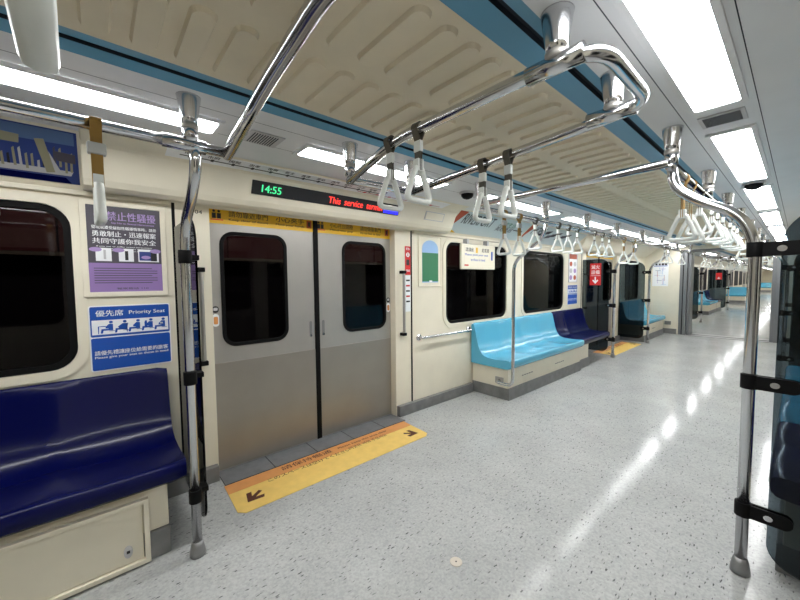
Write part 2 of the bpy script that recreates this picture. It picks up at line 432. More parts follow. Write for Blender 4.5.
# door side grab bars
for x, lab in ((.485, 'vertical steel grab bar with black brackets left of the near door'), (2.15, 'vertical steel grab bar with black brackets right of the near door'), (6.36, 'small vertical grab bar at the near side of the far door')):
    t = thing('grab_bar', (x, YW, .77), lab, 'grab bar', 'grab bars beside the doors')
    m = MB(); m.tube(fillet([(x, YW - .001, .78), (x, YW - .04, .79), (x, YW - .04, 1.35), (x, YW - .001, 1.36)], .02), .013, 'steel'); m.build('bar', t)
    for z in (.775, 1.355):
        m = MB(); m.box(x - .022, x + .022, YW - .055, YW, z - .014, z + .014, 'black'); m.build('bracket', t, .004)

# ------------------------------------------------------------------ ceiling lights
def light(x0, x1, yc, lab, grp):
    t = thing('ceiling_light', ((x0 + x1) / 2, yc, CEIL - .02), lab, 'ceiling light', grp)
    m = MB(); m.ring(rrect(x0 + .012, x1 - .012, yc - .068, yc + .068, .012, 3), rrect(x0 - .01, x1 + .01, yc - .088, yc + .088, .01, 3), 'z', CEIL - .014, CEIL - .0015, 'white'); m.build('frame', t, .002)
    m = MB(); m.prism(rrect(x0 + .013, x1 - .013, yc - .067, yc + .067, .012, 3), 'z', CEIL - .009, CEIL - .002, 'lamp'); m.build('diffuser', t)
ordn = ['first', 'second', 'third', 'fourth', 'fifth', 'sixth', 'seventh', 'eighth', 'ninth', 'tenth', 'eleventh', 'twelfth', 'thirteenth', 'fourteenth', 'fifteenth', 'sixteenth', 'seventeenth', 'eighteenth', 'nineteenth', 'twentieth']
LL = [(-.85, .44), (.83, 1.93), (2.40, 3.69), (3.98, 5.27), (5.56, 6.85), (7.14, 8.43), (8.7, 9.75)]
RL = [(-.80, .42), (.74, 1.90), (2.26, 3.50), (3.78, 5.08), (5.36, 6.66), (6.95, 8.25), (8.54, 9.75)]
for i, (a, c) in enumerate(LL): light(a, c, 1.73, '%s lit ceiling panel along the left side, counted from the camera' % ordn[i], 'ceiling lights on the left')
for i, (a, c) in enumerate(RL): light(a, c, .24, '%s lit ceiling panel along the right side, counted from behind the camera' % ordn[i], 'ceiling lights on the right')
x = 10.5; i = 0
while x < XF - 2:
    for s, nm in ((1, 'left'), (-1, 'right')):
        light(x, x + 1.3, C + s * .745, '%s lit panel beyond the gangway on its %s side' % (ordn[i], nm), 'ceiling lights beyond the gangway')
    x += 2.4; i += 1
# vents between the lights
for (a, c, yc, lab) in ((2.00, 2.15, .245, 'flat grey grille between the first two big right lights'), (.56, .72, 1.73, 'grey ceiling grille between the two nearest left lights')):
    t = thing('ceiling_vent', ((a + c) / 2, yc, CEIL - .01), lab, 'vent')
    m = MB(); m.box(a, c, yc - .075, yc + .075, CEIL - .006, CEIL - .001, 'pgrey'); m.build('plate', t, .002)
    m = MB(); k = a + .02
    while k < c - .02: m.box(k, k + .004, yc - .06, yc + .06, CEIL - .0075, CEIL - .0055, 'slot'); k += .012
    m.build('slats', t)
for (x, y, lab) in ((2.24, 1.75, 'black dome camera on the ceiling above the door end'), (3.64, .245, 'dark dome camera on the ceiling between two right lights')):
    t = thing('dome_camera', (x, y, CEIL - .05), lab, 'camera')
    m = MB(); lathe(m, x, y, [(.062, CEIL), (.062, CEIL - .012), (.05, CEIL - .016)], 'pgrey', 20); m.build('base', t)
    m = MB(); lathe(m, x, y, [(.05, CEIL - .014), (.048, CEIL - .03), (.036, CEIL - .046), (.015, CEIL - .055)], 'black', 20); m.build('dome', t)

# ------------------------------------------------------------------ overhead handrails
ZR = 1.793; YL = 1.524; YR = .412
def support(t, x, y, zr):
    m = MB(); lathe(m, x, y, [(.041, CEIL), (.040, CEIL - .004), (.029, CEIL - .08), (.026, CEIL - .105)], 'chrome', 20)
    lathe(m, x, y, [(.0265, CEIL - .105), (.0265, zr + .012)], 'chrome', 20); sp = m.build('support', t)
    m = MB(); lathe(m, x, y, [(.026, CEIL - .098), (.0295, CEIL - .10), (.0295, CEIL - .116), (.026, CEIL - .118)], 'steel', 20); m.build('collar', sp)
def coupler(t, p0, p1):
    m = MB(); m.tube([p0, p1], .0245, 'chrome', 16); m.build('coupler', t)
t = thing('overhead_handrail', (-1, C, CEIL), 'overhead chrome rails nearest the camera with a crossbar left of the door', 'handrail')
m = MB(); m.tube([(-2.58, YL, ZR), (.42, YL, ZR)], .019, 'chrome'); m.build('rail', t)
m = MB(); m.tube([(-2.58, YR, ZR), (.36, YR, ZR)], .019, 'chrome'); m.build('rail', t)
m = MB(); m.tube(fillet([(.42, YL + .012, ZR - .004), (.39, 1.0, 1.845), (.36, .60, 1.845), (.36, YR, ZR)], .12, 8), .021, 'chrome', 16); m.build('crossbar', t)
coupler(t, (.20, YL, ZR), (.34, YL, ZR))
for x in (.29, -.9, -2.0):
    support(t, x, YL, ZR); support(t, x, YR, ZR)
t = thing('overhead_handrail', (1.2, C, CEIL), 'looped chrome rail with rounded end hanging above the doorway', 'handrail')
loop = fillet([(1.0, YL, 1.79), (.93, 1.08, 1.842), (.93, .335, 1.842), (1.36, .335, 1.842), (1.43, YL, 1.80)], .11, 8)
m = MB(); m.tube(loop, .0195, 'chrome', 16); m.build('crossbar', t)
m = MB(); m.tube([(.985, YL, 1.79), (1.445, YL, 1.80)], .0195, 'chrome', 14); m.build('rail', t)
for x, y in ((1.0, YL), (1.42, YL)): support(t, x, y, 1.80)
for x, y in ((.935, .44), (1.355, .44)):
    support(t, x, y, 1.842); coupler(t, (x, y - .07, 1.842), (x, y + .08, 1.842))
t = thing('overhead_handrail', (6, C, CEIL), 'long pair of chrome overhead rails beyond the doorway with a crossbar', 'handrail')
m = MB(); m.tube([(2.05, YL, ZR), (9.7, YL, ZR)], .019, 'chrome'); m.build('rail', t)
m = MB(); m.tube([(2.0, YR, ZR), (9.7, YR, ZR)], .019, 'chrome'); m.build('rail', t)
m = MB(); m.tube([(1.98, YR, 1.80), (2.05, YL, 1.806)], .0195, 'chrome', 14); m.build('crossbar', t)
m = MB(); m.tube([(6.6, YR, 1.80), (6.6, YL, 1.80)], .0195, 'chrome', 14); m.build('crossbar', t)
for x in (2.10, 3.08, 4.0, 4.95, 6.0, 7.1, 8.2, 9.4):
    support(t, x, YL, ZR)
    support(t, x - .06, YR, ZR)
t = thing('overhead_handrail', (30, C, CEIL), 'far overhead chrome rails beyond the gangway', 'handrail')
for y in (YL, YR):
    m = MB(); m.tube([(10.6, y, ZR), (XF - 1, y, ZR)], .019, 'chrome', 8); m.build('rail', t)
    for k in range(9): support(t, 11 + 2.2 * k, y, ZR)
for x in (12.2, 14.6, 18, 22, 26): m = MB(); m.tube([(x, YR, 1.80), (x, YL, 1.80)], .019, 'chrome', 8); m.build('crossbar', t)

# ------------------------------------------------------------------ hand straps
def make_strap(kind):
    """origin on the rail axis; belt wide along local x, handle in the local y-z plane"""
    t = thing('hand_strap', (0, 0, 0))
    bt, total = {'gold': ('gold', .325), 'grey': ('belt', .262), 'bar': ('belt', .276)}[kind]
    hh = .135; top = -(total - hh)
    def band(w, r, zt, zb, k, th=.003):
        P = [(-.0055, zb), (-.0065, -.042)]
        for j in range(13):
            q = math.radians(215 - 250 * j / 12); P.append((r * math.cos(q), r * math.sin(q)))
        P += [(.0065, -.042), (.0055, zb)]; inner = [(p[0] * (.82 if p[1] > -.03 else .45), p[1] * .86 if p[1] > -.03 else p[1]) for p in P[::-1]]
        m = MB(); m.prism(P + inner, 'x', -w / 2, w / 2, k); return m
    band(.03, .0245, 0, top - .012, bt).build('belt', t)
    m = MB()
    if kind == 'gold':
        m.box(-.024, .024, -.013, .013, -.095, -.058, 'sleeve'); m.build('buckle', t, .004)
    else:
        m.prism([(-.009, -.043), (.009, -.043), (.009, -.084), (-.009, -.084)], 'x', -.0172, .0172, 'plastic'); m.build('sleeve', t, .003)
    tri = [(0, -.014, top), (0, .014, top), (0, .064, top - hh + .011), (0, -.064, top - hh + .011)]
    m = MB(); m.tube(fillet(tri, .03, 6, True), .0102, 'plastic', 10, True, r2=.0135)
    m.box(-.013, .013, -.014, .014, top - .014, top + .03, 'plastic'); m.build('handle', t)
    return t
PROTO = {}
def strap(kind, loc, rz, lab, grp):
    if kind not in PROTO: r = PROTO[kind] = make_strap(kind)
    else:
        src = PROTO[kind]; r = src.copy(); COL.objects.link(r)
        for ch in src.children:
            c = ch.copy(); COL.objects.link(c); c.parent = r
    r.location = loc; r.rotation_euler = (0, 0, math.radians(rz)); tag(r, lab, 'hand strap', grp); return r
G = 'hand straps on the overhead rails'
strap('gold', (.02, YL, ZR), 3, 'hand strap on a gold belt seen edge-on before the purple poster', G)
strap('gold', (-.225, YL, ZR), -4, 'hand strap cut by the left edge of the picture beside the dark window', G)
strap('gold', (-.028, YR, ZR), 2, 'large blurred hand strap handle close to the camera in the top left corner', G)
for (x, y, lab) in ((.93, 1.12, 'left hand strap on the nearer bar of the doorway loop'), (.93, .955, 'right hand strap on the nearer bar of the doorway loop'),
                    (1.395, 1.0, 'left hand strap on the farther bar of the doorway loop'), (1.388, .86, 'right hand strap on the farther bar of the doorway loop')):
    strap('bar', (x, y, 1.842 if x < 1 else 1.824), 90, lab, G)
lx = [(2.41, 'gold'), (2.63, 'gold'), (2.89, 'grey'), (3.33, 'grey'), (3.55, 'grey'), (3.76, 'grey'), (4.22, 'grey'), (4.46, 'grey'), (4.68, 'grey'), (5.22, 'gold'), (5.62, 'gold'), (7.3, 'grey'), (7.6, 'grey'), (8.6, 'grey')]
for i, (x, k) in enumerate(lx):
    strap(k, (x, YL, ZR), random.uniform(-8, 8), 'hand strap on the left rail over the benches, %s from the doorway' % ordn[i], G)
rx = [(2.31, 'gold'), (2.51, 'gold'), (2.76, 'grey'), (3.20, 'grey'), (3.46, 'grey'), (3.72, 'grey'), (4.15, 'grey'), (4.42, 'grey'), (4.68, 'grey'), (5.35, 'gold'), (5.62, 'grey'), (7.3, 'grey'), (7.6, 'grey'), (8.6, 'grey')]
for i, (x, k) in enumerate(rx):
    strap(k, (x, YR, ZR), random.uniform(-8, 8), 'hand strap on the right rail, %s counted from its curved pole' % ordn[i], G)
i = 0
for x in (11.0, 11.4, 11.8, 13.0, 13.4, 13.8, 15.4, 15.8, 16.2, 17.4, 17.8, 18.2, 20, 20.5, 21, 23, 23.5, 24):
    for y, nm in ((YL, 'left'), (YR, 'right')):
        strap('grey', (x, y, ZR), random.uniform(-10, 10), '%s small hand strap on the %s rail beyond the gangway' % (ordn[i], nm), 'hand straps beyond the gangway')
    i += 1
j = 0
for x in (12.2, 14.6, 18.0):
    for k in range(5):
        strap('bar', (x, .6 + .19 * k, 1.80), 90, 'tiny hand strap, %s from the right on the %s crossbar beyond the gangway' % (ordn[k], ordn[j]), 'hand straps beyond the gangway')
    j += 1

# ------------------------------------------------------------------ glass partitions with poles
def partition(x, s, lab, arms, foot=True, glass_x=None, py=0.):
    """s=+1 left side, -1 right side"""
    xf = (lambda p: Vector((p.x, p.y + py * max(0, min(1, (2.44 - p.y) / .4)), p.z))) if s > 0 else MIR
    base = Vector((x, 1.812, 0)); base = xf(base) if xf else base
    t = thing('glass_partition', base, lab, 'partition', 'glass partitions with poles at the bench ends')
    m = MB(xf); P = [(x, 1.812, .004), (x, 1.812, 1.42), (x, 1.765, 1.545), (x, 1.62, 1.625), (x, 1.535, 1.70), (x, YL, ZR)]
    m.tube(fillet(P, .09, 6), .0205, 'chrome', 18); m.build('pole', t)
    m = MB(xf); lathe(m, x, 1.812, [(.034, .002), (.033, .02), (.028, .05), (.0225, .07)], 'cast', 18); m.build('foot', t)
    gx = glass_x or x; top = 1.55 if (s < 0 and x < 3) else 1.60
    g = MB(xf); poly = [(2.44, .08), (2.44, top)] + [(1.885 + .14 - .14 * math.sin(q), top - .14 + .14 * math.cos(q)) for q in [math.radians(9 * k) for k in range(11)]] + [(1.885 + .1 - .1 * math.cos(q), .08 + .1 - .1 * math.sin(q)) for q in [math.radians(9 * k) for k in range(11)]]
    g.prism(poly, 'x', gx - .005, gx + .005, 'smoke'); g.build('glass_panel', t)
    for z, L in zip((1.393, .843, .288), arms):
        m = MB(xf); lathe(m, x, 1.812, [(.0275, z - .03), (.0275, z + .03)], 'black', 18)
        A = [(1.80, z - .028), (1.80, z + .028)] + [(1.812 + L - .028 + .028 * math.sin(q), z + .028 * math.cos(q)) for q in [math.radians(18 * k) for k in range(11)]]
        if L > .05:
            m.prism(A, 'x', gx - .017, gx - .0055, 'black'); m.box(min(x, gx - .006), gx - .006, 1.800, 1.842, z - .027, z + .027, 'black'); m.prism(A, 'x', gx + .0055, gx + .017, 'black')
        else: m.box(x + .01, gx + .004, 1.835, 1.89, z - .012, z + .012, 'black'); m.box(x - .008, x + .03, 1.83, 1.86, z - .012, z + .012, 'black')
        cl = m.build('clamp', t, .002)
        m = MB(xf); P = [(1.812 + .075 + .014 * math.cos(u / 12 * 6.283), z + .012 * math.sin(u / 12 * 6.283)) for u in range(12)]
        if L > .05: m.prism(P, 'x', gx - .020, gx - .016, 'chrome'); m.build('bolt', cl)
partition(.305, 1, 'steel pole with a smoked glass panel beside the near navy bench', (.045, .045, .045), glass_x=.362)
partition(2.055, -1, 'right foreground pole with curved top and black clamps on smoked glass', (.19, .15, .145))
partition(6.27, 1, 'smoked glass panel with a red sign at the far end of the navy seats', (.12, .12, .12), py=.14)
partition(8.12, 1, 'smoked glass panel before the last light blue bench on the left', (.12, .12, .12), py=.11)
partition(6.27, -1, 'distant right pole with smoked glass behind the foreground pole', (.12, .12, .12))
partition(8.12, -1, 'farthest right glass panel and pole before the gangway', (.12, .12, .12))
partition(13.0, 1, 'glass panel and pole on the left beyond the gangway', (.12, .12, .12))
partition(18.65, 1, 'second glass panel and pole on the left beyond the gangway', (.12, .12, .12))
# free pole at the near end of the light blue bench
t = thing('grab_pole', (3.1, 1.85, .2), 'slim steel pole curving into the base of the light blue bench', 'pole')
m = MB(); P = [(3.205, 2.06, .21), (3.14, 2.05, .21), (3.10, 1.86, .21), (3.10, 1.85, 1.45), (3.10, 1.80, 1.56), (3.10, 1.62, 1.64), (3.10, YL, 1.71), (3.10, YL, ZR)]
P = [(3.205, 2.07, .205), (3.12, 2.05, .205), (3.10, 1.85, .205), (3.10, 1.85, 1.45), (3.10, 1.56, 1.66), (3.10, YL, ZR)]
m.tube(fillet(P, .09, 6), .0165, 'chrome', 14); m.build('pole', t)
m = MB(); m.box(3.198, 3.209, 2.02, 2.12, .17, .24, 'steel'); m.build('flange', t, .003)
# wheelchair space rail on the wall
t = thing('grab_rail', (2.8, YW, .72), 'horizontal steel rail on the wall between door and light blue bench', 'grab rail')
m = MB(); m.tube(fillet([(2.37, YW, .718), (2.37, YW - .06, .718), (3.15, YW - .06, .718), (3.15, YW, .718)], .04), .0135, 'chrome', 14); m.build('rail', t)
for x in (2.37, 3.15):
    m = MB(); m.tube([(x, YW + .002, .718), (x, YW - .012, .718)], .032, 'chrome', 18); m.build('flange', t)

# ------------------------------------------------------------------ benches
def bench(x0, x1, xf, seats, k, lab, grp, near_cap=True, base_in=(.03, .03), panel=None, vents=None, front=0., detail=True, rot=None):
    f0 = xf
    if front:      # deeper seat: stretch the part in front of the backrest
        def xf(p):
            q = Vector((p.x, p.y - front * max(0., min(1., (2.29 - p.y) / .30)), p.z)); return f0(q) if f0 else q
    if rot: xf = rot
    o = Vector(((x0 + x1) / 2, 2.2, 0)); o = xf(o) if xf else o
    t = thing('bench_seat', o, lab, 'bench', grp)
    prof = [(2.436, .335, 0), (2.436, .772, 0), (2.43, .786, 0), (2.412, .79, 0), (2.396, .778, .2), (2.382, .73, 1), (2.365, .65, 1), (2.345, .57, 1), (2.32, .50, 1),
            (2.285, .452, .8), (2.23, .428, 1), (2.15, .422, 1), (2.07, .424, 1), (2.01, .43, .6), (1.98, .428, .1), (1.967, .415, 0), (1.963, .385, 0), (1.968, .355, 0), (1.985, .338, 0), (2.02, .332, 0), (2.3, .332, 0)]
    n = len(prof); st = 10 if detail else 4; N = seats * st; V = []
    for i in range(N + 1):
        u = i / N; x = x0 + (x1 - x0) * u
        ph = (u * seats) % 1.0; d = .016 * math.sin(math.pi * ph) ** .7 if 0 < ph < 1 else 0
        e = 0
        if i in (0, N): e = .01
        for (y, z, w) in prof:
            yy, zz = y, z
            if z > .46 and w: yy += d * w * .8
            elif w: zz -= d * w
            if e: yy = yy + (2.25 - yy) * .02; zz = zz + (.45 - zz) * .03
            V.append((x, yy, zz))
        if i in (0, N): pass
    F = []
    for i in range(N):
        for j in range(n):
            F.append((i * n + j, i * n + (j + 1) % n, (i + 1) * n + (j + 1) % n, (i + 1) * n + j))
    F.append(tuple(range(n))); F.append(tuple(N * n + j for j in range(n)))
    m = MB(xf); m.add(V, F[:-2], k, True); m.add(V[:n], [tuple(range(n))], k); m.add(V[-n:], [tuple(range(n))], k)
    sh = m.build('seat_shell', t)
    sh.modifiers.new('w', 'WEIGHTED_NORMAL')
    a, c = x0 + base_in[0], x1 - base_in[1]
    m = MB(xf); m.box(a, c, 2.01, 2.436, .125, .334, 'cream'); m.build('base', t, .004)
    m = MB(xf); m.box(a - .003, c + .003, 1.995, 2.436, .001, .127, 'kick'); m.build('kick_plate', t, .004)
    if vents:
        m = MB(xf)
        for vx in vents:
            for q in range(5): m.box(vx + q * .05, vx + q * .05 + .032, 2.007, 2.0105, .215, .222, 'slot')
        m.build('vent_slots', t)
    if panel:
        p0, p1 = panel
        m = MB(xf); m.ring([(p0, .03), (p1, .03), (p1, .285), (p0, .285)], [(p0 - .02, .01), (p1 + .02, .01), (p1 + .02, .305), (p0 - .02, .305)], 'y', 1.972, 1.996, 'cream')
        m.box(p0 + .004, p1 - .004, 1.984, 1.996, .034, .281, 'cream'); pn = m.build('access_panel', t, .002)
        m = MB(xf); m.prism([(p1 - .06 + .016 * math.cos(u / 14 * 6.283), .09 + .028 * math.sin(u / 14 * 6.283)) for u in range(14)], 'y', 1.980, 1.985, 'pgrey')
        m.box(p1 - .066, p1 - .054, 1.978, 1.981, .084, .096, 'ink'); m.build('lock', pn)
    return t
GB = 'benches along the car walls'
bench(-1.55, .288, None, 4, 'navy', 'glossy navy priority bench in the left foreground under the window', GB, base_in=(.03, .075), panel=(-1.3, .115), front=.075)
bench(3.19, 5.08, None, 4, 'cyan', 'light blue bench on the left beyond the doorway, below the notice board', GB, vents=(3.5, 4.3), front=.035)
bench(5.085, 6.18, None, 3, 'navy', 'navy bench joined to the far end of the light blue bench', GB, base_in=(.02, .75))
bench(8.17, 9.72, None, 3, 'cyan', 'last light blue bench on the left behind smoked glass near the gangway', GB, vents=(8.8,))
bench(2.15, 3.02, MIR, 2, 'navy', 'dark navy bench at the right edge behind the foreground pole', GB, front=.085)
bench(3.03, 5.0, MIR, 4, 'cyan', 'light blue bench at the right edge beyond the dark navy one', GB, front=.085)
bench(8.17, 9.72, MIR, 3, 'cyan', 'last light blue bench on the right side near the gangway', GB)
bench(15.7, 17.5, None, 4, 'cyan', 'light blue bench just beyond the gangway on the left', 'benches beyond the gangway', detail=False)
bench(17.52, 18.55, None, 2, 'navy', 'navy bench behind the light blue one beyond the gangway', 'benches beyond the gangway', detail=False)
def turned(x, y): return lambda p: Vector((x + (2.444 - p.y) * -1 + .48, y + p.x, p.z))
bench(-.36, .36, None, 2, 'cyan', 'light blue bench facing the camera far beyond the gangway', 'benches beyond the gangway', detail=False, rot=lambda p: Vector((24.0 + (p.y - 1.965), 2.06 - p.x, p.z)))
bench(-.36, .36, None, 2, 'cyan', 'tiny light blue bench facing the camera at the farthest end of the train', 'benches beyond the gangway', detail=False, rot=lambda p: Vector((44.0 + (p.y - 1.965), 1.95 - p.x, p.z)))

# ------------------------------------------------------------------ walls of the cars beyond
for nm, xf in (('wall_far_left', None), ('wall_far_right', MIR)):
    m = MB(xf); m.box(10.26, XF, YW, YW + .04, 0, 1.80, 'cream'); m.box(10.26, 11.6, YW - .03, YW, 0, .1, 'kick'); struct(m.build(nm))
m = MB(); m.box(XF, XF + .05, my(2.57), 2.57, 0, 2.05, 'cream'); struct(m.build('wall_far_end'))
m = MB()
m.box(10.28, 10.31, 1.6, 2.45, 0, 1.95, 'cream'); m.box(10.28, 10.31, my(2.45), my(1.6), 0, 1.95, 'cream'); m.box(10.28, 10.31, my(1.6), 1.6, 1.88, 1.97, 'cream'); struct(m.build('wall_front'))
for a, c, z0 in ((11.2, 12.7, .02), (13.4, 14.6, .8), (15.2, 16.6, .8), (17.0, 18.4, .8), (19, 20.6, .02), (21, 22.6, .8), (23, 24.8, .8), (25.2, 26.8, .02), (27.4, 29.2, .8), (29.8, 31.6, .8), (32, 33.6, .02), (34.2, 36.4, .8), (37, 39.2, .8), (40, 42.5, .8)):
    for xf in (None, MIR):
        wn += 1
        if z0 > .5:
            m = MB(xf); m.prism(rrect(a, c, z0, 1.66, .1), 'y', YW - .008, YW - .001, 'black'); struct(m.build('window_%d' % wn))
        else:
            d = struct(thing('door_%d' % wn, (xf(Vector(((a + c) / 2, YW, 0))) if xf else ((a + c) / 2, YW, 0))))
            q = (a + c) / 2
            for u, v in ((a, q - .02), (q + .02, c)):
                m = MB(xf); m.box(u, v, YW - .012, YW - .001, .01, 1.72, 'steel'); m.build('leaf', d)
                m = MB(xf); m.prism(rrect(u + .1, v - .1, .83, 1.6, .08), 'y', YW - .016, YW - .012, 'black'); m.build('pane', d)

# ------------------------------------------------------------------ floor mats
def floor_mat_at(x0, x1, lab, full):
    t = thing('floor_mat', ((x0 + x1) / 2, 2.15, .001), lab, 'floor mat', 'yellow floor mats before the doors')
    P = [(x0 + .012, 2.315), (x0, 2.00), (x0 + .035, 1.965), (x1 - .06, 1.965), (x1 - .015, 2.0), (x1, 2.315)]
    m = MB(); m.prism(P, 'z', .0008, .0030, 'matyellow'); m.build('sheet', t)
    m = MB(); m.prism([(x0 + .0085, 2.205), (x1 - .005, 2.205), (x1 - .001, 2.3145), (x0 + .012, 2.3145)], 'z', .0030, .0034, 'orange'); m.build('border', t)
    for (cx, sx) in ((x0 + .115, -1), (x1 - .115, 1)):
        m = MB()
        d = Vector((sx, -.75)).normalized(); e = Vector((-d.y, d.x)); o = Vector((cx, 2.085))
        def q(a, c): v = o + d * a + e * c; return (v.x, v.y)
        m.prism([q(-.065, -.012), q(.02, -.012), q(.02, .012), q(-.065, .012)], 'z', .0031, .0035, 'brown')
        m.prism([q(.055, 0), q(-.015, .062), q(-.04, .045), q(.012, 0), q(-.04, -.045), q(-.015, -.062)], 'z', .0032, .0036, 'brown'); m.build('arrow', t)
    if full:
        z = .0037
        for st, px, py, hh, ww in (('請保持暢通', .36, 2.245, .05, .38), ('このスペースは空けてください', .24, 2.175, .04, .62), ('Please keep this area clear', .80, 2.245, .035, .47), ('이곳은 비워 주십시오', .86, 2.185, .04, .36)):
            m = MB(); m.text(st, (x0 + px, py, z), X, Y, hh, 'brown', w=ww); m.build('lettering', t)
floor_mat_at(.535, 2.045, 'long yellow and orange floor mat with two arrows before the near door', True)
floor_mat_at(6.44, 7.95, 'yellow floor mat before the far left door behind the pole', True)
floor_mat_at(11.2, 12.7, 'small yellow floor mat beyond the gangway on the left', False)
m = MB(); lathe(m, 1.176, .978, [(.028, .0005), (.028, .0022), (.024, .0028)], 'plug', 20); lathe(m, 1.176, .978, [(.004, .0028), (.004, .0032)], 'ink', 8)
tag(m.build('floor_plug'), 'small beige round plug in the grey floor near the camera', 'floor plug')

# ------------------------------------------------------------------ signs and posters on the left wall
YS = YW - .003
def frame_thing(name, x0, x1, z0, z1, lab, cat, k, fk='cream', fw=.012, y=YS, grp=None):
    t = thing(name, ((x0 + x1) / 2, YW, z0), lab, cat, grp)
    m = MB(); m.box(x0 + fw, x1 - fw, y - .004, YW, z0 + fw, z1 - fw, k); m.build('panel', t)
    m = MB(); m.ring([(x0 + fw, z0 + fw), (x1 - fw, z0 + fw), (x1 - fw, z1 - fw), (x0 + fw, z1 - fw)], [(x0, z0), (x1, z0), (x1, z1), (x0, z1)], 'y', y - .009, YW, fk); m.build('frame', t, .002)
    return t
# purple poster
t = frame_thing('poster', -.052, .318, 1.205, 1.715, 'purple and grey public notice poster framed above the blue sign', 'poster', 'posterdark', fw=.026)
y = YS - .0055; x0, x1, z0, z1 = -.026, .292, 1.231, 1.689
m = MB(); m.box(x0, x1, y + .001, y + .0014, z0, z0 + .155, 'purple')
for i, (a, w) in enumerate(((.03, .065), (.125, .065), (.21, .095))):
    m.box(x0 + a, x0 + a + w, y, y + .001, z0 + .165, z0 + .235, 'signwhite')
    m.prism([(x0 + a - .0 + .026 * math.cos(u / 12 * 6.283), z0 + .226 + .012 * math.sin(u / 12 * 6.283)) for u in range(12)] if i < 2 else [(x0 + a + .08 + .026 * math.cos(u / 12 * 6.283), z0 + .226 + .012 * math.sin(u / 12 * 6.283)) for u in range(12)], 'y', y - .001, y, 'lilac')
m.box(x0 + .062, x0 + .072, y - .0008, y, z0 + .175, z0 + .225, 'pgrey'); m.box(x0 + .152, x0 + .166, y - .0008, y, z0 + .172, z0 + .222, 'ink')
m.box(x0 + .215, x0 + .268, y - .0008, y, z0 + .172, z0 + .222, 'adblue'); m.box(x0 + .268, x0 + .296, y - .0008, y, z0 + .17, z0 + .225, 'ink')
m.prism([(x0 + .245 + .022 * math.cos(u / 12 * 6.283), z0 + .19 + .01 * math.sin(u / 12 * 6.283)) for u in range(12)], 'y', y - .0016, y - .0008, 'lilac')
m.build('pictures', t)
m = MB(); m.tube(fillet([(x0 + .03, y, z1 - .05), (x0 + .045, y, z1 - .03), (x0 + .062, y, z1 - .05), (x0 + .045, y, z1 - .072)], .02, 5, True), .0035, 'lilac', 6, True)
m.box(x0 + .06, x0 + .075, y - .0005, y, z1 - .07, z1 - .04, 'lilac')
m.text('禁止性騷擾', (x0 + .082, y, z1 - .075), X, Z, .048, 'lilac', w=.215)
m.text('Say No to Sexual Harassment', (x0 + .10, y, z1 - .094), X, Z, .012, 'lilac', w=.19)
m.text('發現或遭受疑似性騷擾情事時，請您', (x0 + .018, y, z1 - .123), X, Z, .018, 'signwhite', w=.28)
m.text('勇敢制止・迅速報案', (x0 + .02, y, z1 - .162), X, Z, .03, 'signwhite', w=.275)
m.text('共同守護你我安全', (x0 + .02, y, z1 - .2), X, Z, .03, 'signwhite', w=.275)
for i, s in enumerate(('If you see or suffer sexual harassment', 'please stop it and report it at once', "Let's work together to stay safe")):
    m.text(s, (x0 + .035 + .008 * i, y, z1 - .219 - i * .011), X, Z, .008, 'signwhite', w=.24 - .016 * i)
for i in range(7):
    m.box(x0 + .02, x0 + (.295 if i % 3 else .27), y, y + .0005, z0 + .125 - i * .013, z0 + .129 - i * .013, 'posterdark')
m.text('報案電話 110', (x0 + .11, y, z0 + .012), X, Z, .011, 'posterdark', w=.14)
m.build('lettering', t)
